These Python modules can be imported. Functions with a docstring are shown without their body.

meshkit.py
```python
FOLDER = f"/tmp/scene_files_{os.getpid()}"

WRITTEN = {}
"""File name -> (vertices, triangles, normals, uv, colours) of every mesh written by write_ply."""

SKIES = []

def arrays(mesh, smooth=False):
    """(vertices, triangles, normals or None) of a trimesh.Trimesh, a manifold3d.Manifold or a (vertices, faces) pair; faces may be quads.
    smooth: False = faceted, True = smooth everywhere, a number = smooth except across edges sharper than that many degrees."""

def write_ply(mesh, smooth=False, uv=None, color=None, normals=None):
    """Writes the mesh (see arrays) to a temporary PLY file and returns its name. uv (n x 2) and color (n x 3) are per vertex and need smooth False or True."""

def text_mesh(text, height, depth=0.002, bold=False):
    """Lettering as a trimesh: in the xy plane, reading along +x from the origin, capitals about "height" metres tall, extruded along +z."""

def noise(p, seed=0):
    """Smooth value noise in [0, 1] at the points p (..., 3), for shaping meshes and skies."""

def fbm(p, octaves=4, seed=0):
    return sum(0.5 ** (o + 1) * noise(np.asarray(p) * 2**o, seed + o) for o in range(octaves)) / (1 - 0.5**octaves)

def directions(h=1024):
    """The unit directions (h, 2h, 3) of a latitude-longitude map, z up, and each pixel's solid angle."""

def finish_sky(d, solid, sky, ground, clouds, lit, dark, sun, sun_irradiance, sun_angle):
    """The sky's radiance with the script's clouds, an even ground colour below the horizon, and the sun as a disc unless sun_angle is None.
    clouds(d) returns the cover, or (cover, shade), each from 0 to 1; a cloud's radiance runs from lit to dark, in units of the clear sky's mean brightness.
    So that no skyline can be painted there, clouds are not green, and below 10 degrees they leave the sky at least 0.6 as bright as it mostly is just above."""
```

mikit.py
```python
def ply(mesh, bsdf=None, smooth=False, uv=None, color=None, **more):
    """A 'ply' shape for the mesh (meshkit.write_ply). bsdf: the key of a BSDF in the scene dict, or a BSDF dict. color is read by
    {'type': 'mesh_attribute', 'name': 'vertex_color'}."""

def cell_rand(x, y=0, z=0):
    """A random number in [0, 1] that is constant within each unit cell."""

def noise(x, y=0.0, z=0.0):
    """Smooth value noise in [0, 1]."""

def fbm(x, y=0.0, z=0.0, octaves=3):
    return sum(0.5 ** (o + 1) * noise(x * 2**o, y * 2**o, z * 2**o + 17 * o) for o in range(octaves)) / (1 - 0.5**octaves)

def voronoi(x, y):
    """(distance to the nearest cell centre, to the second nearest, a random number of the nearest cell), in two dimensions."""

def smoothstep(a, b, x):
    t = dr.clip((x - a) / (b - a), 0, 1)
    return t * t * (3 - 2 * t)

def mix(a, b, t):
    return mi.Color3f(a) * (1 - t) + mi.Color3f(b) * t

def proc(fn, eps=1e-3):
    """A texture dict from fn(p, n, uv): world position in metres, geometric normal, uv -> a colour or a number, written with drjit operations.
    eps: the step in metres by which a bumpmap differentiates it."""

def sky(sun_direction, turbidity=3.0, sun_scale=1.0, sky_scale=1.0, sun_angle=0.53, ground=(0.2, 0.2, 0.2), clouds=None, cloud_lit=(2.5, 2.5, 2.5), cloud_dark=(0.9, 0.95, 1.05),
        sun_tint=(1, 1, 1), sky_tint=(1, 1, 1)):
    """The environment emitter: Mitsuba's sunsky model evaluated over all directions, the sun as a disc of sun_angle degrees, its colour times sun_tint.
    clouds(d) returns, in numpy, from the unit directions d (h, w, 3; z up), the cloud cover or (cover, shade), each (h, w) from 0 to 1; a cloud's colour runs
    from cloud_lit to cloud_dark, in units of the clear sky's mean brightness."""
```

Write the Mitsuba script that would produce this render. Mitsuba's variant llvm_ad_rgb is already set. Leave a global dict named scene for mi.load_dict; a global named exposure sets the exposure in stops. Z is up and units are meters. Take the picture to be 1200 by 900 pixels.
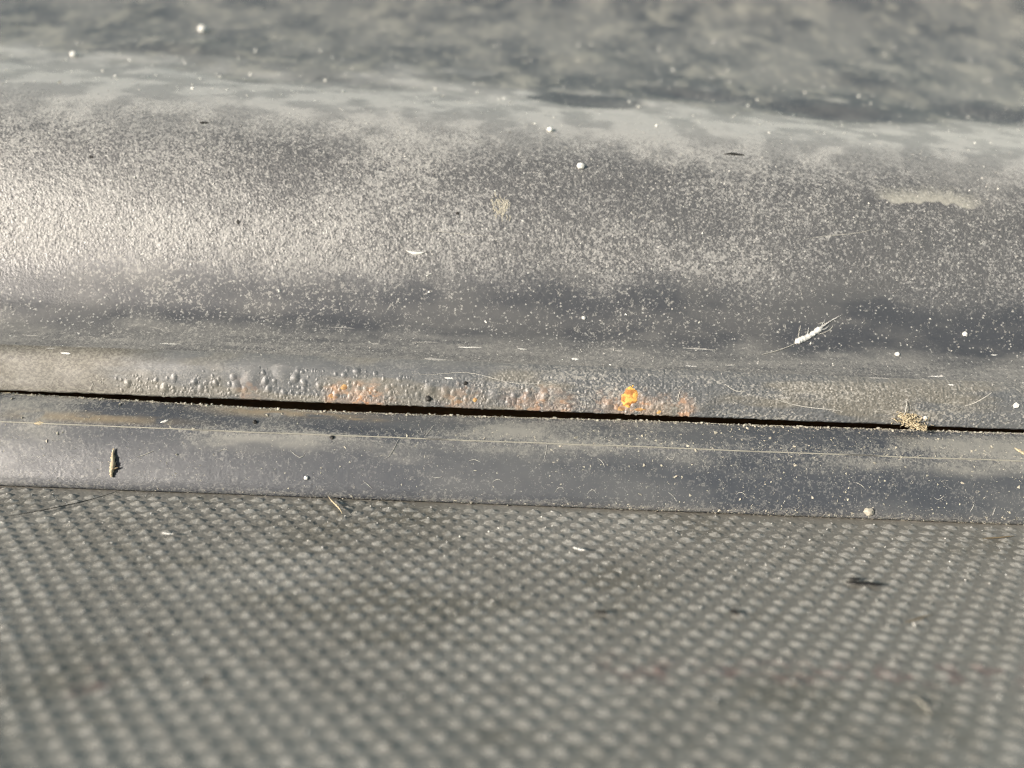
import math
import random
import numpy as np
import trimesh
import drjit as dr
import mitsuba as mi
import mikit
import meshkit
from scipy.interpolate import PchipInterpolator
from scipy.spatial import ConvexHull

# A close-up of a car: one working unit u is 0.17 mm.  The parts are modelled in a frame of the car
# (x along the seam, y away from the viewer, z up the panel) that leans back by LEAN degrees in the world.
U = 0.00017
LEAN = math.radians(24)
EX = np.array([1.0, 0, 0])
EY = np.array([0, math.cos(LEAN), -math.sin(LEAN)])
EZ = np.array([0, math.sin(LEAN), math.cos(LEAN)])
FRAME = np.stack([EX, EY, EZ])


def world(p):
    return np.asarray(p, float) @ FRAME * U


# ---------------------------------------------------------------- camera, sky, exposure
PITCH, ROLL, FOCAL, EYE = math.radians(13.4), math.radians(2.2), 940.0, np.array([0, 0, 354.0])
FWD = np.array([0, math.cos(PITCH), -math.sin(PITCH)])
UP0 = np.array([0, math.sin(PITCH), math.cos(PITCH)])
UP = UP0 * math.cos(ROLL) - EX * math.sin(ROLL)
SUN = np.array([-0.72, -0.60, 0.25])            # in the car's frame
exposure = 2.4
scene, labels = {}, {}
scene['camera'] = {
    'type': 'thinlens', 'fov': math.degrees(2 * math.atan(600 / FOCAL)), 'fov_axis': 'x',
    'to_world': mi.ScalarTransform4f().look_at(origin=world(EYE).tolist(), target=world(EYE + FWD * 100).tolist(), up=(UP @ FRAME).tolist()),
    'aperture_radius': 8.5 * U, 'focus_distance': 950 * U, 'near_clip': 50 * U, 'far_clip': 100.0}
scene['sky'] = mikit.sky((SUN @ FRAME).tolist(), turbidity=3, sun_tint=(.95, 1.085, 1.46), sky_tint=(1.36, 1.05, .70))
labels['sky'] = {'kind': 'structure'}

# <surfaces>
rng = np.random.default_rng(7)


def smooth(a, b, x):
    t = np.clip((np.asarray(x, float) - a) / (b - a), 0, 1)
    return t * t * (3 - 2 * t)


class Profile:
    """A section of the car: a smooth curve through (y, z) points, measured by its length v from the first point."""

    def __init__(self, pts):
        p = np.array(pts, float)
        t = np.r_[0, np.cumsum(np.linalg.norm(np.diff(p, axis=0), axis=1))]
        tt = np.linspace(0, t[-1], 4000)
        q = np.stack([PchipInterpolator(t, p[:, 0])(tt), PchipInterpolator(t, p[:, 1])(tt)], 1)
        self.v = np.r_[0, np.cumsum(np.linalg.norm(np.diff(q, axis=0), axis=1))]
        self.q, self.length = q, self.v[-1]
        self.marks = np.interp(t, tt, self.v)

    def __call__(self, v):
        return np.interp(v, self.v, self.q[:, 0]), np.interp(v, self.v, self.q[:, 1])


PANEL = Profile([(945, 97.8), (946, 114), (949.5, 134), (957, 146), (974, 154), (1002, 171), (1021, 189), (1033, 210), (1045, 236), (1066, 310),
                 (1088, 361), (1105, 388), (1137, 418), (1190, 450), (1255, 475), (1325, 495), (1450, 534), (1720, 631), (2100, 810), (2500, 1120)])
SEAL = Profile([(890, -3), (884, -2.5), (880.5, -.5), (879, 4), (879.5, 9), (885, 24), (896, 46), (907, 62), (911.5, 67), (919, 72), (932, 79.5), (944, 84.2), (950, 83), (955, 76), (960, 60), (964, -6)])


def fb(x, y, s, seed, octaves=3):
    return meshkit.fbm(np.stack([np.asarray(x, float) / s + 50, np.asarray(y, float) / s + 50, np.zeros(np.shape(x)) + .37], -1), octaves, seed) - .5


def gap_open(x):
    """How far the seal's upper edge hangs away from the hem along the seam."""
    return np.interp(x, [-1500, -640, -600, -520, -420, -310, -200, -90, 10, 120, 330, 450, 560, 700, 1500], [-11, -10.5, -9.6, -7.8, -4.8, -2.6, -1.4, -2.0, -3.2, -4.8, -5.6, -7, -7.4, -10, -11])


DENTS = [(532, 1400, 125, 50, -13), (107, 1355, 90, 42, -7), (278, 1455, 90, 45, -8), (816, 1460, 130, 55, -10), (-380, 1380, 170, 50, -6), (640, 1690, 160, 80, 10), (-600, 1560, 150, 70, 9), (40, 1690, 130, 80, 8)]


def s_panel(x, v):
    x, v = np.broadcast_arrays(np.asarray(x, float), np.asarray(v, float))
    y, z = PANEL(v)
    up = smooth(170, 330, z)
    z = z - .028 * x * up + up * 9 * fb(x, v, 420, 3) + 3.0 * fb(x, v, 150, 4) * smooth(40, 90, v)
    far = smooth(1200, 1420, y)
    z = z + far * (15 * fb(x, y, 170, 5, 4))
    y0 = y
    for a, b, ra, rb, h in DENTS:
        w = np.exp(-((x - a) / ra) ** 2 - ((y0 - b) / rb) ** 2)
        z, y = z + h * w, y - 1.2 * h * w
    hem = 1 - smooth(45, 75, v)
    y = y + hem * (2.2 * fb(x, v, 70, 6) + 1.4 * fb(x, v, 26, 8))
    z = z + (1 - smooth(1, 9, v)) * (2.0 * fb(x, v, 9, 9) + 1.2 * fb(x, v, 30, 10))
    left = smooth(-470, -620, x) * smooth(5, 30, v) * (1 - smooth(90, 130, v))
    return np.stack([x, y + 6 * left, z - 2 * left], -1)


def s_seal(x, v):
    x, v = np.broadcast_arrays(np.asarray(x, float), np.asarray(v, float))
    y, z = SEAL(v)
    z = z + gap_open(x) * -1.0 * smooth(60, 84, z) * 0.85 + .8 * fb(x, v, 120, 11)
    return np.stack([x, y + 1.5 * fb(x, v, 160, 12), z], -1)


def s_trim(x, v):
    """v is y here"""
    x, v = np.broadcast_arrays(np.asarray(x, float), np.asarray(v, float))
    return np.stack([x, v, -11 + .00010 * (v - 610) ** 2 + 6 * fb(x, v, 260, 21)], -1)


SURF = {'panel': (s_panel, 0, PANEL.length), 'seal': (s_seal, 0, SEAL.length), 'trim': (s_trim, 150, 900)}


def frame_at(kind, x, v):
    """Point and axes (along the seam, up the surface, outwards) at a place of a surface."""
    f = SURF[kind][0]
    p = f(x, v)
    a, b = f(x + 1.0, v) - f(x - 1.0, v), f(x, v + 1.0) - f(x, v - 1.0)
    n = np.cross(a, b)
    n /= np.linalg.norm(n, axis=-1, keepdims=True)
    a = a / np.linalg.norm(a, axis=-1, keepdims=True)
    return p, a, np.cross(n, a), n
# </surfaces>


def grid_mesh(kind, xs, vs):
    f = SURF[kind][0]
    x, v = np.meshgrid(xs, vs)
    p = f(x, v).reshape(-1, 3)
    n, m = len(xs), len(vs)
    i = (np.arange(m - 1)[:, None] * n + np.arange(n - 1)[None, :]).ravel()
    faces = np.stack([i, i + 1, i + n + 1, i + n], 1)
    uv = np.stack([x.ravel(), v.ravel()], 1) / 100
    return (world(p), np.vstack([faces[:, [0, 1, 2]], faces[:, [0, 2, 3]]])), uv


def put(key, mesh, bsdf, smooth_=True, label=None, category=None, group=None, kind=None, **more):
    scene[key] = mikit.ply(mesh, bsdf, smooth_, **more) if not isinstance(mesh, dict) else mesh
    d = {k: t for k, t in (('label', label), ('category', category), ('group', group), ('kind', kind)) if t}
    if d:
        labels[key] = d


def numbered(name):
    if name not in scene:
        return name
    k = 1
    while f'{name}_{k:03d}' in scene:
        k += 1
    return f'{name}_{k:03d}'


# ---------------------------------------------------------------- materials
C3, sst, mixc = mi.Color3f, mikit.smoothstep, mikit.mix


def local_xy(p):
    """World point -> (x, y) of the car's frame in units u."""
    return p.x / U, (p.y * float(EY[1]) + p.z * float(EY[2])) / U


def speck(x, v, s, share, seed):
    """Round specks of dust: 1 inside a speck, one speck in a share of the cells of size s."""
    d, _, r = mikit.voronoi(x / s + seed, v / s + seed * 1.7)
    return dr.select(r < share, 1 - sst(.10, .34, d), 0.0)


def fine(x, v, seed=0):
    """Fine grain of dust, several sizes."""
    return .40 * mikit.noise(x / 1.15, v / 1.15, seed) + .36 * mikit.noise(x / 2.1, v / 2.1, seed + 7) + .24 * mikit.noise(x / 4.6, v / 4.6, seed + 3)


def coarse_zone(x, v):
    """Where the sheet metal carries the sprayed stone-guard grain: a band with ragged borders."""
    return sst(160.0, 225.0, v + 50 * (mikit.fbm(x / 60, v / 60) - .5)) * (1 - sst(370.0, 520.0, v + 90 * (mikit.fbm(x / 70, v / 70 + 9) - .5)))


def ridge_dust(x, v, g):
    return .72 * (1 - sst(82.0, 128.0, v + 44 * (mikit.fbm(x / 60, v / 22 + 7) - .5))) * sst(36.0, 60.0, v + 16 * (mikit.fbm(x / 50, v / 10 + 3) - .5)) * sst(.02, .80, .4 * mikit.fbm(x / 80 + 2, v / 7, 0, 4) + .6 * g)


def panel_colour(p, n, uv):
    x, v = uv.x * 100, uv.y * 100
    coarse, g = coarse_zone(x, v), fine(x, v)
    patch = mikit.fbm(x / 150 + 3, v / 110, 0, 4)
    film = mikit.fbm(x / 80, v / 34 + 5, 0, 4)
    c = mixc(C3(.046, .049, .055), C3(.078, .079, .080), sst(.38, .70, film))
    # stone-guard grain with dust in it
    c = mixc(c, mixc(C3(.076, .077, .079), C3(.31, .307, .295), sst(.34, .74, g + .45 * (patch - .5) - .07 * sst(-300.0, 500.0, x + 500 * (patch - .5)))), coarse * .85)
    c = mixc(c, C3(.36, .35, .32), (1 - coarse) * sst(.60, .80, g + .3 * (patch - .5)) * .6)
    c = mixc(c, C3(.60, .59, .55), speck(x, v, 4.6, .06, 3.1) * .55)
    # dust lying along the ridge above the hem
    ridge = ridge_dust(x, v, g)
    c = mixc(c, C3(.27, .264, .242), ridge)
    # dust settled on the shelf: grains run together into a film with a ragged edge, left out over some dents to shade them
    rag = mikit.fbm(x / 100 + 2, v / 50, 0, 5) - .5
    far_rag = 2.4 * (mikit.fbm(x / 110, v / 90 + 4, 0, 6) - .5)
    shelf = sst(-.85, .75, (v - 385) / 100 + 1.3 * (g - .5) + 1.0 * rag) * (1 - sst(-.1, 1.1, (v - 600) / 150 + far_rag))
    # mottled dirt on the far part of the panel
    mud = sst(.28, .70, mikit.fbm(x / 80, v / 130 + 31, 0, 6)) * sst(500.0, 690.0, v + 160 * (mikit.fbm(x / 90, v / 80) - .5))
    crumbs = sst(.54, .80, mikit.fbm(x / 42 + 9, v / 70, 5, 5)) * sst(520.0, 700.0, v)
    crumbs = dr.maximum(crumbs, .8 * sst(.58, .74, mikit.fbm(x / 17 + 3, v / 26, 8, 3)) * sst(430.0, 560.0, v))
    dent_shade = mi.Float(0)  # shade of the hollows put into the colour by leaving dust off
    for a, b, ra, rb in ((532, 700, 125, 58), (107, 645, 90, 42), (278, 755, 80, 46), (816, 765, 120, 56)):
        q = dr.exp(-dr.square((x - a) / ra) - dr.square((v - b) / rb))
        dent_shade = dr.maximum(dent_shade, sst(.16, .50, q + .8 * (mikit.fbm(x / 40, v / 22, 3, 4) - .5)))
    c = mixc(c, C3(.205, .200, .182), mud * .56 * (1 - .9 * dent_shade))
    c = mixc(c, C3(.34, .325, .27), crumbs * .48 * (1 - dent_shade))
    c = mixc(c, mixc(C3(.25, .247, .236), C3(.40, .393, .37), sst(.35, .65, mikit.fbm(x / 40, v / 36 + 1, 2, 5))), shelf * .85 * (1 - .92 * dent_shade))
    # pale edge of a dried film of dirt
    fx = x - 545
    edge = v - (329 + fx * fx * .0010 + 9 * (mikit.noise(x / 9, 1) - .5) + 8 * (mikit.noise(x / 30, 4) - .5))
    tide = sst(-1.0, 3.0, edge) * (1 - sst(3.0, 34.0, edge + 26 * (fine(x, v, 5) - .5))) * (1 - sst(45.0, 80.0, dr.abs(fx)))
    return mixc(c, C3(.37, .362, .315), tide * .7)


def panel_rough(p, n, uv):
    x, v = uv.x * 100, uv.y * 100
    return .36 + .10 * coarse_zone(x, v) + .22 * fine(x, v, 2)


def panel_bump(p, n, uv):
    x, v = uv.x * 100, uv.y * 100
    return (mikit.noise(x / 1.8, v / 1.8) + .6 * mikit.noise(x / 3.8, v / 3.8, 5)) * (.18 + .82 * coarse_zone(x, v))


def hem_place(p):
    return p.x / U, (p.y * float(EZ[1]) + p.z * float(EZ[2])) / U - 98


RUST_AT = ((-182, 24, .95), (-215, 12, .6), (-60, 16, .6), (30, 28, .55), (58, 14, .5), (150, 38, .75), (212, 9, .8), (-320, 12, .3))


def hem_colour(p, n, uv):
    x, v = hem_place(p)
    y = (p.y * float(EY[1]) + p.z * float(EY[2])) / U
    g = .55 * mikit.noise(x / 1.5, y / 1.5, v / 1.5) + .45 * mikit.noise(x / 2.9, y / 2.9, v / 2.9 + 9)
    patch = mikit.fbm(x / 60 + 8, v / 14, 0, 3)
    right = sst(-200.0, 120.0, x + 90 * (patch - .5))
    c = mixc(C3(.098, .104, .108), C3(.138, .133, .116), sst(.42, .66, mikit.fbm(x / 90, v / 20 + 3, 0, 3)))
    c = mixc(c, C3(.34, .33, .30), sst(.50, .74, g + (patch - .5) * .4) * (.22 + .38 * right))
    c = mixc(c, C3(.27, .264, .242), ridge_dust(x, v, g))
    # dull brown dirt caked on the left end of the hem
    cake = sst(-430.0, -500.0, x + 90 * (patch - .5) + 30 * (g - .5))
    c = mixc(c, mixc(C3(.10, .092, .075), C3(.19, .18, .15), sst(.3, .7, g)), cake * .85)
    # rust bleeding round the blisters at the edge of the hem
    rust = mi.Float(0)
    for a, ra, s in RUST_AT:
        rust = dr.maximum(rust, s * dr.exp(-dr.square((x - a) / ra)))
    rust = rust * (1 - sst(10.0, 32.0, v + 16 * (mikit.noise(x / 6, v / 6, 2) - .5)))
    c = mixc(c, C3(.34, .25, .19), rust * sst(.20, .55, mikit.fbm(x / 9, v / 9, 3, 3)) * .8)
    return mixc(c, mixc(C3(.36, .155, .065), C3(.52, .32, .18), mikit.noise(x / 4, v / 4, 8)), rust * sst(.48, .66, mikit.fbm(x / 8, v / 6, 0, 4)) * .75)


def hem_rough(p, n, uv):
    x, v = hem_place(p)
    return .38 + .12 * sst(-200.0, 120.0, x) + .22 * sst(-430.0, -500.0, x) + .12 * mikit.noise(x / 12, v / 12)


def hem_bump(p, n, uv):
    x, v = hem_place(p)
    return (mikit.noise(x / 2.2, v / 2.2) + .8 * mikit.noise(x / 5, v / 5, 5)) * (.10 + .80 * sst(-200.0, 120.0, x + 60 * (mikit.noise(x / 30, v / 9) - .5)))


def seal_colour(p, n, uv):
    x, v = uv.x * 100, uv.y * 100
    c = mixc(C3(.045, .051, .061), C3(.078, .083, .088), sst(.42, .70, mikit.fbm(x / 150, v / 60, 0, 5)))
    g = fine(x, v, 1)
    lodge = dr.exp(-dr.square((v - 88) / 10)) + 1.3 * dr.exp(-dr.square((v - 124) / 6)) + 1.2 * dr.exp(-dr.square((v - 13) / 5))      # dirt lodged along the moulded line and both edges
    grain = sst(.52, .90, g + .15 * lodge + .20 * (mikit.fbm(x / 80, v / 30 + 9) - .5))
    c = mixc(c, C3(.30, .295, .27), grain * .42)
    wash = sst(.30, .70, mikit.fbm(x / 140, v / 34 + 2, 0, 6) + .35 * (g - .5)) * sst(54.0, 84.0, v + 26 * (mikit.fbm(x / 60, v / 14) - .5))
    c = mixc(c, C3(.235, .232, .210), wash * .9)
    ochre = mi.Float(0)
    for a, b, ra, rb in ((-245, 116, 62, 5), (-300, 117, 60, 8), (-180, 111, 26, 3), (-500, 94, 90, 6)):
        ochre = dr.maximum(ochre, dr.exp(-dr.square((x - a) / ra) - dr.square((v - b) / rb)))
    c = mixc(c, C3(.24, .19, .115), ochre * sst(.25, .55, mikit.fbm(x / 22, v / 6, 0, 3)) * .7)
    return c


def seal_rough(p, n, uv):
    x, v = uv.x * 100, uv.y * 100
    return .40 + .25 * mikit.fbm(x / 40, v / 20, 0, 4)


def seal_bump(p, n, uv):
    x, v = uv.x * 100, uv.y * 100
    return mikit.noise(x / 2.5, v / 2.5) + .7 * mikit.noise(x / 8, v / 8, 5)


def trim_colour(p, n, uv):
    x, y = local_xy(p)
    c = mixc(C3(.182, .176, .156), C3(.218, .212, .190), sst(.36, .64, mikit.fbm(x / 120, y / 120, 0, 4)))
    c = mixc(c, C3(.095, .088, .064), sst(.50, .80, mikit.fbm(x / 110 + 4, y / 60, 3, 5)) * .5)
    red = dr.exp(-dr.square((y - 575 - .05 * (x - 280)) / 14)) * sst(80.0, 130.0, x) + dr.exp(-dr.square((x - 92) / 14) - dr.square((y - 572) / 16)) + dr.exp(-dr.square((x + 300) / 12) - dr.square((y - 520) / 26))
    red = red * sst(.40, .66, mikit.fbm(x / 14, y / 14, 0, 3))
    c = mixc(c, C3(.17, .10, .09), red * .6)
    g = mikit.noise(x / 2.2, y / 2.2, 1) * .6 + mikit.noise(x / 4.2, y / 4.2, 6) * .4
    return mixc(c, C3(.34, .33, .29), sst(.64, .82, g) * .5)


def stud_colour(p, n, uv):
    # chalky scuffing and dust caught on the studs
    x, y = local_xy(p)
    g = .6 * mikit.noise(x / 2.4, y / 2.4, 4) + .4 * mikit.noise(x / 5, y / 5, 2)
    return mixc(trim_colour(p, n, uv), C3(.42, .415, .385), sst(.36, .74, g + .5 * (mikit.fbm(x / 70, y / 70, 9, 4) - .5)) * .42)


def trim_bump(p, n, uv):
    x, y = local_xy(p)
    return mikit.noise(x / 2.8, y / 2.8) + .5 * mikit.noise(x / 6, y / 6)


def rust_colour(p, n, uv):
    x, y = local_xy(p)
    z = (p.y * float(EZ[1]) + p.z * float(EZ[2])) / U
    g = mikit.fbm(x / 5, y / 5, z / 5, 3)
    return mixc(C3(.40, .17, .05), C3(.74, .43, .11), sst(.36, .64, g))


def hollow_colour(p, n, uv):
    x, y = local_xy(p)
    return mixc(C3(.16, .085, .042), C3(.27, .145, .065), mikit.fbm(x / 20, p.z / U / 10, 0, 3))


def bsdf(key, colour, rough, bump=None, height=0.0, spec=.5, **more):
    d = {'type': 'principled', 'base_color': mikit.proc(colour) if callable(colour) else {'type': 'rgb', 'value': colour},
         'roughness': mikit.proc(rough) if callable(rough) else rough, 'specular': spec, **more}
    if bump:
        d = {'type': 'bumpmap', 'arbitrary': mikit.proc(bump, eps=.5 * U), 'scale': height * U, 'bsdf': d}
    scene[key] = {'type': 'twosided', 'bsdf': d}


bsdf('dusty_paint', panel_colour, panel_rough, panel_bump, .62, 1.0)
bsdf('hem_paint', hem_colour, hem_rough, hem_bump, 1.0, .8)
bsdf('seal_rubber', seal_colour, seal_rough, seal_bump, .14, .8)
bsdf('trim_plastic', trim_colour, .42, trim_bump, .4, 1.0)
bsdf('stud_plastic', stud_colour, .44, trim_bump, .4, 1.0)
bsdf('blister_paint', hem_colour, .47, hem_bump, .6, .7)
bsdf('rust', rust_colour, .75)
bsdf('dull_rust', lambda p, n, uv: rust_colour(p, n, uv) * .55 + .05, .7)
bsdf('moulding', lambda p, n, uv: mixc(C3(.08, .08, .076), C3(.29, .283, .245), sst(.30, .55, mikit.fbm(p.x / U / 60, 0, 0, 4) + .15)), .5)
bsdf('hollow_rust', hollow_colour, .85)
bsdf('pale_dust', (.34, .334, .315), .8)
bsdf('tan_dust', (.40, .375, .31), .8)
bsdf('white_grit', (.66, .655, .62), .6)
bsdf('quartz_grit', (.62, .61, .57), .16, spec=1.0)
bsdf('black_grit', (.018, .017, .015), .6)
bsdf('dry_straw', (.46, .39, .26), .7)
bsdf('brown_dirt', (.20, .15, .085), .8)
bsdf('lint', (.44, .43, .39), .7)

# ---------------------------------------------------------------- painted panel, rubber seal, plastic trim
xs = np.unique(np.r_[np.arange(-1500, -760, 14), np.arange(-760, 760, 4), np.arange(760, 1501, 14)])
vs = np.unique(np.r_[np.arange(60, 400, 3.0), np.arange(400, PANEL.length, 7)])
m, uv = grid_mesh('panel', xs, vs)
put('painted_panel__skin', m, 'dusty_paint', uv=uv)
labels['painted_panel'] = {'label': 'dusty dark grey painted sheet metal panel with a rust blistered hem along the seam', 'category': 'car panel'}
xs = np.unique(np.r_[np.arange(-1500, -760, 14), np.arange(-760, 760, 2.5), np.arange(760, 1501, 14)])
m, uv = grid_mesh('panel', xs, np.arange(0, 61, 2.5))
put('painted_panel__hem', m, 'hem_paint', uv=uv, label='folded hem of the panel, blistered and rusting along its lower edge')


def sheet(xs, rows):
    """A sheet through rows of points: rows(x) -> list of (y, z)."""
    pts = [np.array([[x, y, z] for x in xs]) for y, z in rows]
    n = len(xs)
    p = np.vstack(pts)
    f = np.vstack([np.stack([np.arange(n - 1) + k * n, np.arange(1, n) + k * n, np.arange(1, n) + (k + 1) * n], 1) for k in range(len(pts) - 1)]
                  + [np.stack([np.arange(n - 1) + k * n, np.arange(1, n) + (k + 1) * n, np.arange(n - 1) + (k + 1) * n], 1) for k in range(len(pts) - 1)])
    return p, f


# the hem's lower edge, folded under and back up behind the face
edge_x = xs
e = s_panel(edge_x, 0 * edge_x)
rows = [e + np.array([0, dy, dz]) for dy, dz in ((0, 0), (1.2, -1.6), (4, -2.6), (8, -2.2), (11, 2), (12, 30))]
n = len(edge_x)
f = np.vstack([np.vstack([np.stack([np.arange(n - 1) + k * n, np.arange(n - 1) + (k + 1) * n, np.arange(1, n) + (k + 1) * n], 1),
                          np.stack([np.arange(n - 1) + k * n, np.arange(1, n) + (k + 1) * n, np.arange(1, n) + k * n], 1)]) for k in range(5)])
put('painted_panel__hem_edge', (world(np.vstack(rows)), f), 'hem_paint', label='raw edge folded under the hem')
p, f = sheet(np.arange(-1500, 1501, 30), [(963, 22), (1032, 20), (1034, 206)])
put('painted_panel__inner_flange', (world(p), f), 'hollow_rust', label='dark rusty inner flange in the open seam')

xs = np.unique(np.r_[np.arange(-1500, -760, 14), np.arange(-760, 760, 3), np.arange(760, 1501, 14)])
m, uv = grid_mesh('seal', xs, np.unique(np.r_[np.arange(0, 40, 1.5), np.arange(40, 120, 3), np.arange(120, SEAL.length, 1.5)]))
put('rubber_seal__body', m, 'seal_rubber', uv=uv)
labels['rubber_seal'] = {'label': 'blue black rubber seal strip between the painted panel and the textured plastic', 'category': 'seal'}


def tube(pts, r, sides=6, taper=0.0):
    """A tube along points with radius r (number or list)."""
    p = np.asarray(pts, float)
    t = np.gradient(p, axis=0)
    t /= np.linalg.norm(t, axis=1, keepdims=True) + 1e-12
    ref = np.where(np.abs(t[:, 2:3]) < .8, np.array([[0, 0, 1.0]]), np.array([[0, 1.0, 0]]))
    a = np.cross(t, ref)
    a /= np.linalg.norm(a, axis=1, keepdims=True)
    b = np.cross(t, a)
    rr = np.broadcast_to(np.asarray(r, float), len(p)) * (1 - taper * np.abs(np.linspace(-1, 1, len(p))) ** 2)
    ang = np.arange(sides) * 2 * np.pi / sides
    v = (p[:, None] + rr[:, None, None] * (np.cos(ang)[None, :, None] * a[:, None] + np.sin(ang)[None, :, None] * b[:, None])).reshape(-1, 3)
    f, m = [], len(p)
    for k in range(m - 1):
        for j in range(sides):
            q = [k * sides + j, k * sides + (j + 1) % sides, (k + 1) * sides + (j + 1) % sides, (k + 1) * sides + j]
            f += [[q[0], q[1], q[2]], [q[0], q[2], q[3]]]
    v = np.vstack([v, p[:1], p[-1:]])
    for j in range(sides):
        f += [[len(v) - 2, (j + 1) % sides, j], [len(v) - 1, (m - 1) * sides + j, (m - 1) * sides + (j + 1) % sides]]
    return v, np.array(f)


def join(meshes):
    vs_, fs_, at = [], [], 0
    for v, f in meshes:
        vs_.append(np.asarray(v))
        fs_.append(np.asarray(f) + at)
        at += len(v)
    return np.vstack(vs_), np.vstack(fs_)


lx = np.arange(-1500, 1501, 6.0)
line = s_seal(lx, 85.0 + 1.6 * fb(lx, 0 * lx, 70, 14))
put('rubber_seal__moulding_line', (lambda m: (world(m[0]), m[1]))(tube(line + [0, -.2, .35], .85, 6)), 'moulding', label='thin raised moulding line along the middle of the seal')

m, uv = grid_mesh('trim', np.unique(np.r_[np.arange(-1200, -700, 20), np.arange(-700, 700, 8), np.arange(700, 1201, 20)]), np.arange(150, 901, 8))
put('textured_plastic__sheet', m, 'trim_plastic', uv=uv)
labels['textured_plastic'] = {'label': 'grey olive plastic trim with a moulded grain of small studs below the seal', 'category': 'plastic trim'}

# studs of the moulded grain: a few variants, one entry each for those nearest the viewer
PITCH_X, ROW = 23.6, 14.3


def stud_mesh(seed):
    r = np.random.default_rng(seed)
    rings = [(9.4, -.4), (6.8, .35), (4.2, 1.25), (2.0, 2.1), (.8, 2.4)]
    ang = np.arange(10) * 2 * np.pi / 10
    v = [[rad * (1 + .10 * r.normal()) * math.cos(a) * 1.06, rad * (1 + .10 * r.normal()) * math.sin(a) * .74, h + .15 * r.normal()] for rad, h in rings for a in ang] + [[0, 0, 2.5]]
    f = []
    for k in range(4):
        for j in range(10):
            q = [k * 10 + j, k * 10 + (j + 1) % 10, (k + 1) * 10 + (j + 1) % 10, (k + 1) * 10 + j]
            f += [[q[0], q[1], q[2]], [q[0], q[2], q[3]]]
    f += [[40 + j, 40 + (j + 1) % 10, 50] for j in range(10)]
    return np.array(v), np.array(f)


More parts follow.
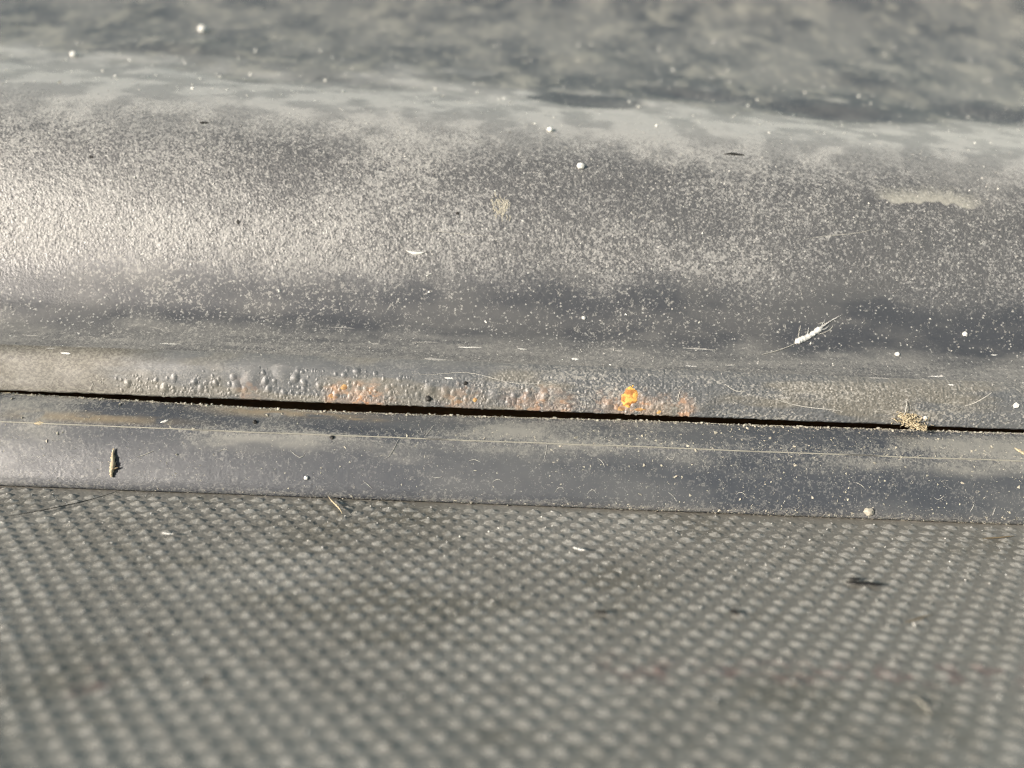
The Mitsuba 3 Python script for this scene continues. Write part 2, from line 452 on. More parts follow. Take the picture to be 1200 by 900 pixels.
studs = [stud_mesh(k) for k in range(5)]
plys = [mikit.ply((v @ FRAME * U, f), 'stud_plastic', True) for v, f in studs]
spots = []
for j in range(-10, 52):
    for i in range(-50, 51):
        x, y = (i + .5 * (j % 2)) * PITCH_X + 4, 880 - j * ROW
        # the lattice is turned by the camera's roll against the seam
        x, y = x * math.cos(.035) - (y - 600) * math.sin(.035), 600 + (y - 600) * math.cos(.035) + x * math.sin(.035)
        if 280 < y < 876 and abs(x) < 120 + .72 * y:
            spots.append((x + rng.normal() * .5, y + rng.normal() * .5))


def seen(x, y):
    d = np.array([x, y, -4]) - EYE
    z = d @ FWD
    px, py = FOCAL * (d @ np.cross(FWD, UP)) / z, FOCAL * (d @ UP) / z
    return abs(px) < 610 and abs(py) < 460, z


ranked = sorted(spots, key=lambda s: (not seen(*s)[0], seen(*s)[1]))
rest = []
for k, (x, y) in enumerate(ranked):
    c = s_trim(x, y)
    q = int(rng.integers(5))
    if k < 300:
        scene[numbered('textured_plastic__grain_stud')] = {**plys[q], 'to_world': mi.ScalarTransform4f().translate(world(c).tolist()).scale(float(1 + .08 * rng.normal()))}
    else:
        rest.append((studs[q][0] * (1 + .06 * rng.normal()) + c, studs[q][1]))
m = join(rest)
put('textured_plastic__grain', (world(m[0]), m[1]), 'stud_plastic', kind='stuff')


# ---------------------------------------------------------------- blisters and rust on the hem
def dome(seed):
    r = np.random.default_rng(seed)
    rings = [(1.45, -.06), (1.12, .10), (.82, .42), (.52, .77), (.24, .95)]
    ang = np.arange(12) * 2 * np.pi / 12
    w = 1 + .10 * np.sin(ang * 2 + r.uniform(0, 6)) + .06 * np.sin(ang * 3 + r.uniform(0, 6))
    v = [[rad * w[j] * math.cos(a), rad * w[j] * math.sin(a), h] for rad, h in rings for j, a in enumerate(ang)] + [[r.normal() * .06, r.normal() * .06, 1.0]]
    f = []
    for k in range(4):
        for j in range(12):
            q = [k * 12 + j, k * 12 + (j + 1) % 12, (k + 1) * 12 + (j + 1) % 12, (k + 1) * 12 + j]
            f += [[q[0], q[1], q[2]], [q[0], q[2], q[3]]]
    f += [[48 + j, 48 + (j + 1) % 12, 60] for j in range(12)]
    return np.array(v), np.array(f)


domes = [dome(k) for k in range(6)]
dome_ply = {b: [mikit.ply(d, b, True) for d in domes] for b in ('blister_paint',)}


def place_dome(key, b, x, v, ra, rb, h, turn=0.0, sink=.4):
    p, a, s, n_ = frame_at('panel', x, v)
    a, s = a * math.cos(turn) + s * math.sin(turn), s * math.cos(turn) - a * math.sin(turn)
    M = np.eye(4)
    M[:3, 0], M[:3, 1], M[:3, 2] = a @ FRAME * ra * U, s @ FRAME * rb * U, n_ @ FRAME * h * U
    M[:3, 3] = world(p - n_ * sink)
    scene[numbered(key)] = {**dome_ply[b][int(rng.integers(6))], 'to_world': mi.ScalarTransform4f(M)}


big = [(-318, 22, 14, 12, 1.5), (-280, 30, 12, 10, 1.4), (58, 20, 16, 13, 2.8), (-335, 14, 8, 8, 2), (40, 17, 8, 9, 3), (20, 14, 9, 8, 2.6), (118, 9, 8, 7, 2.5), (-100, 20, 9, 8, 2.2), (-20, 16, 10, 9, 2.2), (235, 12, 12, 8, 2.0)]
taken = []
for x, v, ra, rb, h in big:
    place_dome('painted_panel__blister', 'blister_paint', x, v, ra, rb, h)
    taken.append((x, v, .7 * ra))
tries = 0
while len(taken) < 285 and tries < 20000:
    tries += 1
    x = rng.uniform(-520, 220)
    dens = np.interp(x, [-530, -500, -440, -400, -330, -170, -100, -20, 60, 130, 180, 215, 220], [.15, .45, .6, .6, .9, 1.0, .8, .7, .8, .7, .8, .6, .0])
    top = np.interp(x, [-520, -440, -400, -330, -280, -170, -60, 60, 160, 220], [26, 22, 22, 34, 40, 38, 24, 26, 22, 12])
    v = min(rng.exponential(.34), 1.0) * top + 2.5
    if rng.random() > dens or v > top + 2:
        continue
    r = rng.choice([2.4, 3.2, 4.0, 5.0, 6.5], p=[.34, .3, .2, .11, .05])
    if any((x - a) ** 2 + (v - b) ** 2 < (.62 * (r + c)) ** 2 for a, b, c in taken):
        continue
    r *= min(1, .45 + (x + 530) / 120, .5 + (222 - x) / 60)
    if v < r * 1.25 or fb(np.array(x), np.array(v), 16, 77) < -.27:
        continue
    taken.append((x, v, r))
    place_dome('painted_panel__blister', 'blister_paint', x, v, r, r * rng.uniform(.95, 1.3), r * rng.uniform(.24, .40), rng.normal() * .3)

# the smallest bubbles, run together into a crust: one part
small = []
for _ in range(5200):
    x = rng.uniform(-525, 222)
    v = min(rng.exponential(.38), 1.0) * np.interp(x, [-520, -440, -330, -170, -60, 60, 220], [20, 22, 36, 36, 26, 26, 10]) + 1.5
    if fb(np.array(x), np.array(v), 22, 78) < -.02 - .10 * smooth(-450, -350, x):
        continue
    r = rng.uniform(1.0, 2.4) * min(1, .5 + (x + 530) / 160)
    p, a, s_, n_ = frame_at('panel', x, v)
    q, fc = domes[int(rng.integers(6))]
    small.append((p - n_ * .2 + (q * np.array([r, r * rng.uniform(1, 1.5), r * rng.uniform(.25, .45)])) @ np.stack([a, s_, n_]), fc))
    if len(small) == 750:
        break
p, f = join(small)
put('painted_panel__blister_crust', (world(p), f), 'blister_paint', True, kind='stuff')


def crust(kind, x0, v0, ra, rb, h, seed, step=1.2):
    """A rough scab lying on a surface: outline and height broken up by noise."""
    k, l = np.arange(-ra * 2.4, ra * 2.4, step), np.arange(-min(rb * 2.2, v0 - 1), rb * 2.2, step)
    X, V = np.meshgrid(x0 + k, v0 + l)
    d = np.sqrt(((X - x0) / ra) ** 2 + ((V - v0) / rb) ** 2) + .9 * fb(X, V, 7, seed) + .4 * fb(X, V, 2.6, seed + 5)
    H = h * smooth(1.05, .55, d) * (1 + 1.3 * fb(X, V, 3.2, seed + 1)) - .5
    p, _, _, n_ = frame_at(kind, X, V)
    p = (p + n_ * H[..., None]).reshape(-1, 3)
    n, m = len(k), len(l)
    i = (np.arange(m - 1)[:, None] * n + np.arange(n - 1)[None, :]).ravel()
    keep = (H.ravel()[i] > -.45) | (H.ravel()[i + n + 1] > -.45)
    i = i[keep]
    return p, np.vstack([np.stack([i, i + 1, i + n + 1], 1), np.stack([i, i + n + 1, i + n], 1)])


def add_crust(key, b, kind, x, v, ra, rb, h, seed, **more):
    p, f = crust(kind, x, v, ra, rb, h, seed)
    put(numbered(key), (world(p), f), b, True, **more)


add_crust('painted_panel__rust_spot', 'rust', 'panel', *(143.7, 20.5), 11, 14, 2.0, 31, label='bright orange rust spot bursting through the hem')
for k, (q, ra, rb) in enumerate([((-204.1, 18.5), 5, 5), ((-219.6, 7.4), 5, 4), ((133.2, 5.2), 7, 3), ((157.1, 5.1), 8, 3), ((180.2, 2.8), 4, 3), ((-43.9, 9), 3.5, 4)]):
    add_crust('painted_panel__rust_spot', 'dull_rust', 'panel', *q, ra, rb, 1.3, 40 + k)


# ---------------------------------------------------------------- loose dust: angular grains too many to count
GRAINS = []
for k in range(12):
    r = np.random.default_rng(100 + k)
    q = r.normal(size=(7, 3))
    q /= np.linalg.norm(q, axis=1, keepdims=True)
    q *= r.uniform(.7, 1.2, (7, 1)) * np.array([1.15, .9, .75])
    h = ConvexHull(q)
    fc = h.simplices.copy()
    a, b, c = q[fc[:, 0]], q[fc[:, 1]], q[fc[:, 2]]
    out = np.einsum('ij,ij->i', np.cross(b - a, c - a), h.equations[:, :3]) < 0
    fc[out] = fc[out][:, ::-1]
    GRAINS.append((q, fc))


def scatter(kind, x, v, size):
    """One mesh of grains lying on a surface."""
    p, a, s, n_ = frame_at(kind, x, v)
    parts = []
    which = rng.integers(12, size=len(x))
    turn = rng.uniform(0, 2 * np.pi, len(x))
    for g in range(12):
        k = np.nonzero(which == g)[0]
        q, fc = GRAINS[g]
        ca, sa = np.cos(turn[k])[:, None], np.sin(turn[k])[:, None]
        A, B = a[k] * ca + s[k] * sa, s[k] * ca - a[k] * sa
        P = p[k][:, None] + size[k][:, None, None] * (q[None, :, :1] * A[:, None] + q[None, :, 1:2] * B[:, None] + (q[None, :, 2:] + .35) * n_[k][:, None])
        F = fc[None] + (np.arange(len(k)) * len(q))[:, None, None]
        parts.append((P.reshape(-1, 3), F.reshape(-1, 3)))
    return join(parts)


def dust(key, b, kind, n, vlo, vhi, density, smin, smax, label=None, xr=720, category=None, smooth_=False):
    x, v = rng.uniform(-xr, xr, n), rng.uniform(vlo, vhi, n)
    keep = rng.random(n) < density(x, v)
    x, v = x[keep], v[keep]
    size = np.clip(smin * np.exp(rng.exponential(.36, len(x))), smin, smax)
    p, f = scatter(kind, x, v, size)
    put(key, (world(p), f), b, smooth_, label=label, category=category, kind='stuff')


def panel_density(x, v):
    return np.clip(.05 + .8 * smooth(165, 215, v + 40 * fb(x, v, 60, 50)) * np.clip(.5 + 1.6 * fb(x, v, 130, 51), .1, 1) * (1 - .5 * smooth(380, 460, v)) + .4 * np.exp(-((v - 70) / 16) ** 2), 0, 1)


dust('panel_dust', 'pale_dust', 'panel', 40000, 2, 560, panel_density, .40, 1.5, 'pale grey gritty dust sprinkled all over the dark painted panel', 860, 'dust')
dust('panel_grit', 'white_grit', 'panel', 1300, 60, 1000, lambda x, v: .5 + 0 * x, .7, 2.8, 'bright white grit scattered thinly over the painted panel', 980, 'grit')


def seal_density(x, v):
    return np.clip(.10 + .9 * np.exp(-((v - 124.5) / 3.5) ** 2) + .5 * np.exp(-((v - 90) / 6) ** 2) * smooth(-640, 200, x) + .9 * np.exp(-((v - 12) / 4) ** 2) * smooth(-460, 200, x) + .12 * smooth(-300, 400, x), 0, 1)


dust('seal_dust', 'tan_dust', 'seal', 21000, 4, 140, seal_density, .45, 2.4, 'tan dust and grit lodged along the edges of the rubber seal', 720, 'dust')
dust('seam_dust', 'tan_dust', 'seal', 9000, 117, 129, lambda x, v: np.clip(1.1 * np.exp(-((v - 124.5) / 3) ** 2) * (.45 + 1.6 * (fb(x, v, 34, 91) + .25)), 0, 1), .5, 2.2, 'tan grit packed along the open seam on the upper lip of the seal', 720, 'dust')
dust('plastic_grit', 'white_grit', 'trim', 2600, 330, 876, lambda x, y: np.clip(.30 + .6 * smooth(780, 870, y), 0, 1), .4, 1.5, 'tiny white grit scattered over the studs of the plastic trim', 560, 'grit')

dust('quartz_sand', 'quartz_grit', 'panel', 1500, 60, 1150, lambda x, v: .6 + 0 * x, .6, 2.0, 'glinting grains of quartz sand sprinkled over the painted panel', 1100, 'sand', True)

dust('coarse_quartz_sand', 'quartz_grit', 'panel', 1100, 470, 1250, lambda x, v: .5 + 0 * x, 1.4, 3.4, 'coarser glinting quartz grains on the far mottled part of the panel', 1400, 'sand', True)

# shiny grains added on the stud tops to give them sparkle
sx, sy = np.array([q for q in ranked if rng.random() < .55]).T
sx, sy = sx + rng.normal(size=len(sx)) * 2.0, sy + rng.normal(size=len(sx)) * 1.5
m = scatter('trim', sx, sy, rng.uniform(.5, 1.4, len(sx)))
m = (m[0] + np.array([0, 0, 1.9]), m[1])
put('stud_sparkle', (world(m[0]), m[1]), 'quartz_grit', True, label='shiny grains added on the tops of the trim studs for sparkle', category='sand', kind='stuff')


# ---------------------------------------------------------------- debris lying on the car
def on(kind, pts, lift=.8):
    """Points (x, v) on a surface, lifted off it."""
    pts = np.array(pts, float)
    p, _, _, n_ = frame_at(kind, pts[:, 0], pts[:, 1])
    return p + n_ * (np.zeros(len(pts)) + lift)[:, None]


def curve(p, per=6):
    """A smooth curve through points."""
    t = np.arange(len(p))
    from scipy.interpolate import CubicSpline
    return CubicSpline(t, p)(np.linspace(0, len(p) - 1, per * (len(p) - 1) + 1))


def wmesh(m):
    return world(m[0]), m[1]


def lump(r, seed, rough=.35, squash=(1, 1, .8), sub=2):
    m = trimesh.creation.icosphere(subdivisions=sub)
    v = m.vertices * (1 + rough * 2 * (meshkit.fbm(m.vertices * 1.6 + 9, 3, seed)[:, None] - .5))
    return v * np.array(squash) * r, np.array(m.faces)


def lumps_on(kind, items, seed):
    """Lumps (x, v, radius, lift) turned to the surface, as one mesh."""
    out = []
    for k, (x, v, r, lift) in enumerate(items):
        p, a, s, n_ = frame_at(kind, x, v)
        q, f = lump(r, seed + k)
        out.append((p + n_ * lift + q @ np.stack([a, s, n_]), f))
    return join(out)


def bead(name, kind, place, r, b, label, category, group=None, squash=.85):
    p, a, s, n_ = frame_at(kind, *place)
    q, f = lump(r, int(rng.integers(1000)), .30 if 'bead' in name else .5, (1, .92, squash), 2 if 'bead' in name or 'droplet' in name else 1)
    put(numbered(name), wmesh((p + n_ * r * squash * .6 + q @ np.stack([a, s, n_]), f)), b, 'bead' in name or 'droplet' in name, label=label, category=category, group=group)


bead('white_bead', 'panel', (80.5, 352.3), 5.0, 'white_grit', 'round white bead with a crisp shadow on the grainy panel just below the pale shelf', 'bead')
bead('white_bead', 'panel', (39.5, 434.5), 4.4, 'white_grit', 'small round white bead on the pale dusty shelf, above the bead with the crisp shadow', 'bead')
bead('white_bead', 'panel', (-638.8, 994.8), 9.0, 'white_grit', 'blurred white bead high on the far mottled part of the panel', 'bead')
bead('white_bead', 'panel', (-753.6, 701.8), 6.0, 'white_grit', 'faint blurred white bead nearest the left end of the far mottled panel', 'bead')
bead('white_crumb', 'panel', (612.5, 28), 3.6, 'white_grit', 'tiny white crumb on the hem beyond the straw clump', 'crumb')
bead('white_crumb', 'panel', (503.7, 8.2), 3.0, 'white_grit', 'tiny white crumb on the hem just above the straw clump', 'crumb')
bead('white_crumb', 'panel', (89.2, 142.4), 2.6, 'white_grit', 'tiny white crumb with a dark shadow in the grey hollow above the orange rust spot', 'crumb')
bead('white_crumb', 'panel', (581.2, 141.4), 3.2, 'white_grit', 'pale crumb in the dark hollow to the right of the white fluff', 'crumb')
bead('white_crumb', 'panel', (486.9, 104.6), 3.0, 'white_grit', 'white crumb on the ridge below and right of the white fluff', 'crumb')
bead('white_crumb', 'seal', (-235.8, 33.1), 2.8, 'white_grit', 'white crumb on the dark lower band of the seal', 'crumb')
bead('pale_pebble', 'seal', (420.3, 19.5), 5.2, 'tan_dust', 'pale beige pebble lodged at the lower edge of the seal', 'pebble')
bead('black_droplet', 'panel', (-101.1, 8.8), 3.6, 'black_grit', 'glossy black droplet stuck on the hem between the rusty blisters', 'droplet', squash=.6)
bead('dark_crumb', 'panel', (-56.5, 29.4), 2.4, 'black_grit', 'tiny dark crumb on the hem above the rusty blisters', 'crumb')
bead('dark_crumb', 'seal', (-305.8, 99), 2.6, 'black_grit', 'black crumb on the ochre stained upper band of the seal', 'crumb')
bead('dark_crumb', 'seal', (-210.9, 82.1), 2.6, 'black_grit', 'black crumb sitting on the moulding line of the seal', 'crumb')


def flake(name, kind, place, length, width, turn, b, label, category='flake', bend=0.0, thick=.9, lift=.3, seed=0):
    """A thin curled flake with a ragged outline."""
    r = np.random.default_rng(seed + 500)
    k = 13
    t = np.linspace(-1, 1, k)
    w = width / 2 * np.clip(1 - np.abs(t) ** 2.4, .06, 1) * (1 + .25 * r.normal(size=k))
    cx, cy = t * length / 2, bend * length * (t ** 2 - .35)
    rows = [np.stack([cx, cy + o * w, lift + h + .35 * r.normal(size=k) * .4], 1) for o, h in ((-1, 0), (-.5, thick * .8), (0, thick), (.5, thick * .8), (1, 0), (0, -.2))]
    q = np.vstack(rows)
    f = []
    for a in range(6):
        b2 = (a + 1) % 6
        for j in range(k - 1):
            f += [[a * k + j, a * k + j + 1, b2 * k + j + 1], [a * k + j, b2 * k + j + 1, b2 * k + j]]
    p, ax, s, n_ = frame_at(kind, *place)
    ca, sa = math.cos(turn), math.sin(turn)
    B = np.stack([ax * ca + s * sa, s * ca - ax * sa, n_])
    put(numbered(name), wmesh((p + q @ B, np.array(f))), b, True, label=label, category=category)


flake('pale_seed_husk', 'panel', (-132.1, 218), 26, 5, -.02, 'white_grit', 'curved white seed husk lying on the grainy panel', 'seed husk', bend=.10, thick=2.4, seed=1)
flake('black_flake', 'trim', (353.4, 724.7), 36, 11, -.05, 'black_grit', 'largest black flake on the plastic trim', seed=2, lift=4.2)
flake('black_flake', 'trim', (347.4, 732.6), 11, 6, .1, 'black_grit', 'small black flake lying against the largest black flake', seed=12, lift=4.2)
flake('black_flake', 'trim', (86.5, 650.5), 13, 6, 0, 'black_grit', 'short black flake in the middle of the plastic trim', seed=3, lift=4.2)
flake('black_flake', 'trim', (208.9, 660), 7, 9, .8, 'black_grit', 'stubby black flake on the trim between the short flake and the largest one', seed=4, lift=4.2)
flake('black_flake', 'trim', (-288.1, 586.7), 5, 5, .5, 'black_grit', 'black fleck near the left side of the plastic trim', seed=5, lift=4)
flake('black_flake', 'trim', (-219.1, 529.7), 4, 9, .2, 'black_grit', 'upright black fleck low on the left of the plastic trim', seed=6, lift=4)
flake('dark_flake', 'panel', (-431.7, 391.6), 12, 5, 0, 'black_grit', 'dark flake on the pale shelf near the left', seed=7)
flake('dark_flake', 'panel', (-563.9, 317.5), 6, 4, 0, 'black_grit', 'small dark fleck below the left end of the pale shelf', seed=8)
flake('dark_flake', 'panel', (-364.4, 243.1), 4, 7, .3, 'black_grit', 'dark fleck on the grainy panel to the left of the seed husk', seed=9)
flake('dark_flake', 'panel', (292, 400.9), 28, 7, 0, 'black_grit', 'long blurred dark sliver on the shelf under the dark hollow', seed=10, bend=-.08)
flake('dark_flake', 'panel', (-79.9, 272.2), 5, 4, .4, 'black_grit', 'dark fleck on the grainy panel beside the tan scuff', seed=11)
flake('pale_flake', 'trim', (-350.6, 769.9), 12, 3, -.15, 'white_grit', 'thin pale sliver on the trim below the twig', seed=13, lift=4.4)
flake('pale_flake', 'trim', (76.1, 772.9), 13, 3.6, -.4, 'white_grit', 'thin pale sliver on the trim under the orange rust spot', seed=14, lift=4.4)
flake('pale_flake', 'trim', (-561.2, 886.8), 20, 4, 0, 'tan_dust', 'pale chip caught under the left end of the seal', seed=15, lift=2)
flake('pale_flake', 'panel', (-95.7, 62.5), 26, 7, -.06, 'pale_dust', 'pale smear of dried dirt on the ridge above the hem', seed=16, thick=.5, lift=-.1)
flake('pale_flake', 'panel', (77.3, 73.9), 9, 5, -.1, 'white_grit', 'white chip on the ridge to the left of the orange rust spot', seed=17, thick=.6)
flake('pale_flake', 'seal', (-412.7, 94.2), 10, 4, .45, 'white_grit', 'pale chip near the moulding line to the right of the twig', seed=18)
flake('straw_flake', 'seal', (-558.9, 85.4), 12, 5, .1, 'dry_straw', 'straw coloured flake on the moulding line at the left end of the seal', seed=19)
flake('straw_flake', 'seal', (611.3, 95.6), 18, 5, -.7, 'dry_straw', 'slanting straw coloured flake near the right end of the seal', seed=20)
flake('straw_flake', 'seal', (-619.7, 132.2), 10, 6, -.6, 'dry_straw', 'straw coloured crumb at the closed left end of the seam', seed=21)

# short pale scratches along the ridge: parts of the panel
for k, (px_, l, w) in enumerate([((236, 101.5), 42, 2.4), ((-60.7, 88.6), 17, 2.0), ((-173.4, 88.8), 10, 2.4), ((-50, 89.3), 20, 1.8), ((-109.7, 95.5), 30, 1.2), ((11.2, 89.6), 12, 1.8), ((132.7, 93.1), 9, 3.0), ((220.9, 68.9), 14, 1.6), ((269.3, 73.5), 12, 2.2),
                                 ((523.7, 67.4), 20, 2.2), ((449.9, 58.8), 24, 2.0), ((536, 51.1), 9, 2.6), ((-220.5, 114.3), 34, 1.1), ((-425.7, 73.3), 26, 1.2), ((-568.2, 55.4), 12, 2.2), ((-546.8, 47.9), 13, 3.6), ((-608, 81), 22, 1.2), ((-76.9, 34.9), 12, 2.6), ((332.3, 26.6), 14, 2.0), ((612.6, 110.8), 9, 2)]):
    before = set(scene)
    flake('painted_panel__scratch', 'panel', px_, l, w, .02 * (k % 5 - 2), 'white_grit' if k % 2 else 'pale_dust', None, None, bend=.02 * (k % 3 - 1), thick=.35, lift=-.05, seed=60 + k)

# tan scuff of short upright strokes on the grainy panel
strokes = []
for k in range(64):
    cx, cv = (-23.5, 287.8)
    x, v = cx + rng.normal() * 7, cv + rng.normal() * 9
    l = rng.uniform(1.2, 4.5)
    strokes.append(tube(on('panel', [(x, v - l), (x + rng.normal() * 1, v), (x + rng.normal() * 1.5, v + l)], .3), rng.uniform(.35, .8), 4))
put('tan_scuff', wmesh(join(strokes)), 'tan_dust', False, label='tan scuff of short upright strokes rubbed onto the grainy panel', category='scuff mark')


# twig on the seal
def rough_stick(pts, radii, seed, b):
    c = curve(pts, 8)
    r = np.interp(np.linspace(0, 1, len(c)), np.linspace(0, 1, len(radii)), radii) * (1 + .35 * np.random.default_rng(seed).normal(size=len(c)).clip(-1, 1))
    return tube(c, r, 7)


tw = [(-463.4, 58.4), (-462.9, 49.3), (-461.3, 41.4), (-461.8, 33.4), (-461.3, 25.5)]
put('twig__stem', wmesh(rough_stick(on('seal', tw, np.array([2.4, 2.6, 3.0, 2.8, 2.0])), [.9, 2.2, 3.0, 2.4, 1.2], 3, 0)), 'dry_straw')
put('twig__spur', wmesh(rough_stick(on('seal', [(-460.4, 34.4), (-457.5, 35.5), (-454.2, 36.7)], np.array([2.5, 3.2, 3.6])), [1.6, 1.2, .5], 4, 0)), 'brown_dirt')
labels['twig'] = {'label': 'short broken tan twig standing across the lower band of the seal', 'category': 'twig'}

# clump of straw and dirt wedged in the seam
def shards(kind, items, seed):
    """Angular crumbs and splinters (x, v, length, lift), one mesh."""
    r, out = np.random.default_rng(seed), []
    for x, v, l, lift in items:
        p, a, s, n_ = frame_at(kind, x, v)
        q, fc = GRAINS[int(r.integers(12))]
        m = trimesh.transformations.random_rotation_matrix(r.random(3))[:3, :3]
        out.append((p + n_ * lift + (q * np.array([l * r.uniform(.9, 1.8), l * .55, l * .45])) @ m @ np.stack([a, s, n_]), fc))
    return join(out)


cx, cv = (483.9, 5.4)
cl = []
for _ in range(300):
    v = rng.uniform(-4, 13)
    cl.append((cx + rng.normal() * 7 + (4 - v * .5), cv * 0 + max(v, .2), rng.uniform(.9, 2.7), 1 + rng.random() * 30 * (1 - (v + 4) / 18)))
put('straw_clump__core', wmesh(shards('panel', cl, 300)), 'dry_straw', False)
cl = [(cx - 9 + rng.normal() * 3, 10 + rng.normal() * 2.4, rng.uniform(.8, 2.6), 2 + abs(rng.normal()) * 5) for _ in range(60)]
put('straw_clump__tip', wmesh(shards('panel', cl, 340)), 'dry_straw', False)
for k, (a, b_) in enumerate([((-10, 3), (-7, 24)), ((-4, 0), (6, 7)), ((6, -2), (22, -7)), ((12, -4), (30, -10)), ((-14, -3), (-22, 2)), ((2, 2), (14, 4))]):
    p = on('panel', [(cx + a[0], cv + a[1]), (cx + (a[0] + b_[0]) / 2 + 1, cv + (a[1] + b_[1]) / 2), (cx + b_[0], max(cv + b_[1], 0.5))], np.array([5.0, 7.0, 4.0]))
    put(numbered('straw_clump__fibre'), wmesh(tube(curve(p), .6, 5, .6)), 'lint' if k == 0 else 'dry_straw', True)
labels['straw_clump'] = {'label': 'crumbly clump of straw and dirt wedged in the seam, casting a long shadow', 'category': 'dirt clump'}

# white fluff caught on the ridge
core = [(359.8, 116), (367.3, 121.8), (378, 127.6), (388.7, 135.6), (396.9, 142.1)]
put('white_fluff__core', wmesh(tube(curve(on('panel', core, 1.2), 8), np.interp(np.linspace(0, 1, 33), [0, .12, .3, .55, .85, 1], [.8, 4.0, 3.6, 3.0, 4.0, 1.0]) * (1 + .10 * rng.normal(size=33)), 9)), 'white_grit', True)
for k in range(9):
    a = int(rng.integers(1, 5))
    t0 = np.array(core[a]) + rng.normal(size=2) * 1.5
    d = np.array([9, 8]) * rng.uniform(.7, 2.0) + rng.normal(size=2) * 4
    p = on('panel', [t0 - d * .4, t0 + d * .3 + rng.normal(size=2), t0 + d], np.array([3.4, 3.6, 1.2]))
    put(numbered('white_fluff__fibre'), wmesh(tube(curve(p), .40, 4, .6)), 'white_grit', True)
for pts in ([(361.2, 117.5), (339.5, 105.2), (312.8, 95.1)], [(364.2, 123), (366.5, 133.3), (369.4, 143.2)], [(390.6, 132), (404.3, 137.5), (411.5, 146.4)], [(395.7, 140.8), (400.6, 148.4), (391.7, 146.7)]):
    put(numbered('white_fluff__fibre'), wmesh(tube(curve(on('panel', pts, 1.0)), .5, 4, .5)), 'lint', True)
labels['white_fluff'] = {'label': 'white tuft of fluff with loose fibres caught on the panel above the hem', 'category': 'fluff'}


# single hairs and lint fibres
def hair(name, kind, pts, r, b, label, category='fibre', lift=.9, group=None):
    put(numbered(name), wmesh(tube(curve(on(kind, pts, lift)), r, 5, .7)), b, True, label=label, category=category, group=group)


hair('dark_hair', 'trim', [(-540.7, 800.1), (-516.2, 814.7), (-492.7, 831.6), (-473.1, 848.7), (-454.1, 873.5)], .55, 'black_grit', 'long dark hair lying on the trim below the left end of the seal', 'hair', 3.4)
hair('dark_hair', 'trim', [(361.5, 655.3), (376.3, 662.2), (394.6, 672.3)], .6, 'brown_dirt', 'short brown hair on the trim to the right of the largest black flake', 'hair', 3.4)
hair('dark_hair', 'trim', [(532.1, 838.1), (553.5, 842), (574.3, 847.9)], .7, 'brown_dirt', 'brown hair on the trim under the right end of the seal', 'hair', 3.4)
hair('straw_fibre', 'trim', [(-208.7, 877.3), (-199.3, 862), (-190.7, 849.3), (-183.6, 834.5)], 1.2, 'dry_straw', 'bent straw fibre on the trim just below the seal', 'fibre', 4.4)
hair('straw_fibre', 'trim', [(312.7, 540.1), (315.4, 529.7), (314.6, 515.4)], .8, 'tan_dust', 'blurred pale fibre low on the reddish stain of the trim', 'fibre', 4.6)
hair('cobweb_thread', 'panel', [(-122.8, 39.3), (-83.4, 39.9), (-46.1, 41.3), (-2.2, 32.6), (41.5, 32), (70.8, 23.9)], .32, 'lint', 'long pale cobweb thread across the hem over the rusty blisters', 'thread', .7)
hair('cobweb_thread', 'panel', [(257.1, 40.4), (267.6, 34.6), (276, 31.7), (286.3, 34.2)], .55, 'lint', 'wavy pale cobweb thread on the hem below the dashed scratch', 'thread', .7)
hair('cobweb_thread', 'panel', [(550.1, 24.8), (566.2, 31.6), (583.3, 42.7)], .7, 'lint', 'slanting pale thread on the hem to the right of the straw clump', 'thread', .7)
hair('cobweb_thread', 'panel', [(322.1, 24.1), (353.8, 17), (379.9, 14.9), (404.1, 12.6)], .6, 'lint', 'pale thread along the lower part of the hem to the left of the straw clump', 'thread', .6)
hair('cobweb_thread', 'panel', [(202, 17.4), (202.7, 23.7), (204.5, 30)], .55, 'lint', 'short upright pale thread on the hem right of the orange rust spot', 'thread', 1.2)
hair('cobweb_thread', 'panel', [(372.3, 266.2), (411.7, 275.1), (445.7, 281.4), (474.3, 293.2)], .35, 'lint', 'faint pale thread on the grainy panel under the tide mark', 'thread', .6)
hair('cobweb_thread', 'panel', [(-152, 242.7), (-107.7, 246.6), (-74.2, 245.6), (-35.2, 245.9)], .3, 'lint', 'faint pale thread on the grainy panel above the seed husk', 'thread', .6)
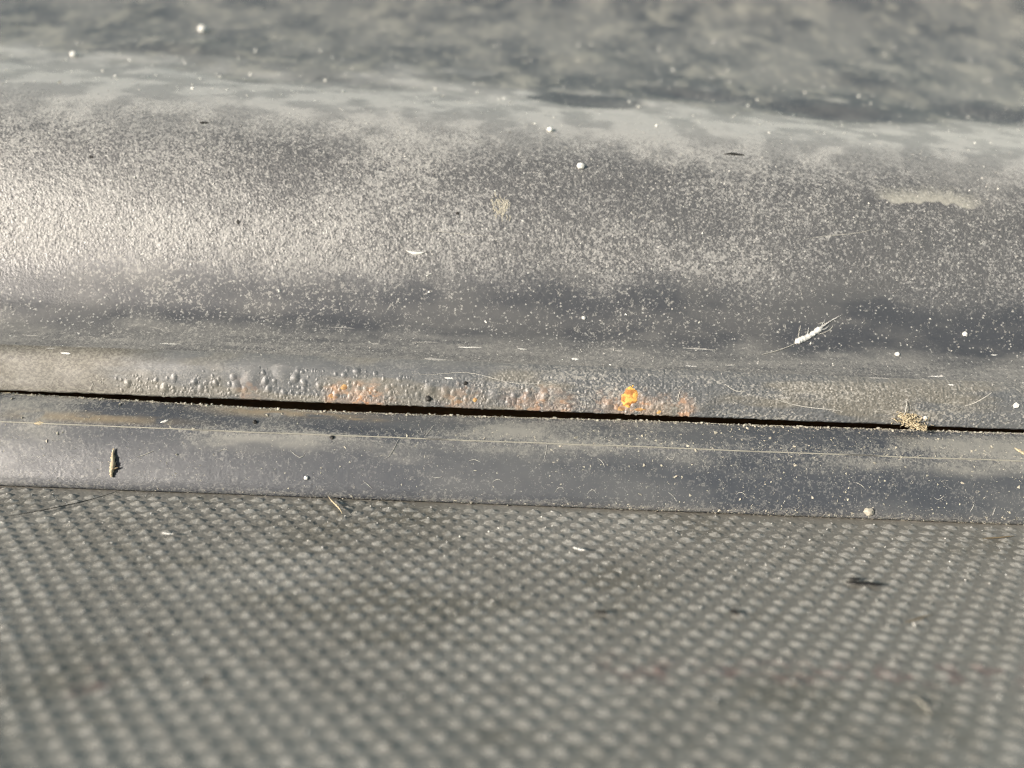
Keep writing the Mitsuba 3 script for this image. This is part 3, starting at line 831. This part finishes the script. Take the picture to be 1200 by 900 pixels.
LINT = [
    [(-132, 83.1), (-135.2, 74.5), (-139.4, 64.9), (-145, 59.6)], [(-112.6, 145.8), (-107.3, 98.7), (-104.5, 92.4)], [(-101.9, 86.5), (-96.7, 95.3), (-92.5, 104.5)],
    [(44.2, 85.7), (43.4, 76.5), (40.6, 63.8)], [(-48.6, 59.3), (-40.7, 61.6), (-33.5, 58.8)], [(-90.6, 40.6), (-83.5, 38.8), (-77.7, 41)], [(-18.5, 36.3), (-12.7, 39.5), (-6.6, 36.7)],
    [(-169.9, 32.5), (-163.6, 27.8), (-157.4, 23.1)], [(103.9, 69.5), (109.9, 64.5), (112, 58.5)], [(185.6, 74.7), (191.5, 70.8), (194.8, 76.2)], [(92.5, 26.7), (98.3, 31.9), (103.4, 27.1)],
    [(187.1, 32.4), (193, 27.7), (197.2, 21.9)], [(513.6, 99.6), (518.8, 96.7), (525.4, 101.2)], [(497.4, 38.3), (503.3, 36.6), (509.6, 41.8)], [(564.8, 20.1), (566.6, 24.2), (568.9, 30.2)],
    [(538.6, 23.1), (541.7, 28.1), (544.1, 33.1)], [(-258, 64.5), (-250.2, 58.7), (-244, 56.9), (-239.7, 63.1)], [(-341.5, 59.1), (-336, 62.4), (-329.8, 61.7)], [(-436.4, 49.4), (-425, 53.9), (-416.7, 58.2)],
    [(404.4, 52.7), (412.2, 50), (416.9, 45.2)], [(54.6, 27.2), (60.4, 33.4), (65.5, 29.7)], [(265.8, 32.5), (271.8, 35.7), (276.8, 31.9)]]
LINT_LABELS = ['wavy lint fibre hanging down from the moulding line under the black droplet', 'tiny upright lint fibre on the upper band of the seal under the black droplet', 'slanting lint fibre touching the moulding line just past the black droplet', 'long upright lint fibre hanging from the moulding line in the middle of the seal', 'small arched lint fibre below the moulding line, midway between black droplet and orange rust spot', 'flat lint fibre low on the dark band under the black droplet', 'arched lint fibre at the lower band under the row of rusty blisters', 'sloping lint fibre low on the seal to the right of the white crumb', 'sloping lint fibre under the moulding line to the left of the orange rust spot', 'hooked lint fibre below the moulding line just right of the orange rust spot', "arched lint fibre near the seal's lower edge left of the orange rust spot", "steep lint fibre near the seal's lower edge right of the orange rust spot", 'hooked lint fibre on the upper band of the seal under the straw clump', 'flat lint fibre low on the seal under the straw clump', 'upright lint fibre at the lower edge near the right end of the seal', 'upright lint fibre at the lower edge between straw clump and right end', 'curled lint fibre above the white crumb on the lower band of the seal', 'small arched lint fibre below the ochre stain on the seal', 'slanting lint fibre beside the top of the twig', 'sloping lint fibre above the pale beige pebble', 'arched lint fibre at the lower edge under the long upright fibre', 'small arched lint fibre at the lower edge to the left of the pale beige pebble']
for pts, text in zip(LINT, LINT_LABELS):
    hair('lint_fibre', 'seal', pts, .34, 'lint', text, 'lint', 1.0, 'curled lint fibres on the seal')
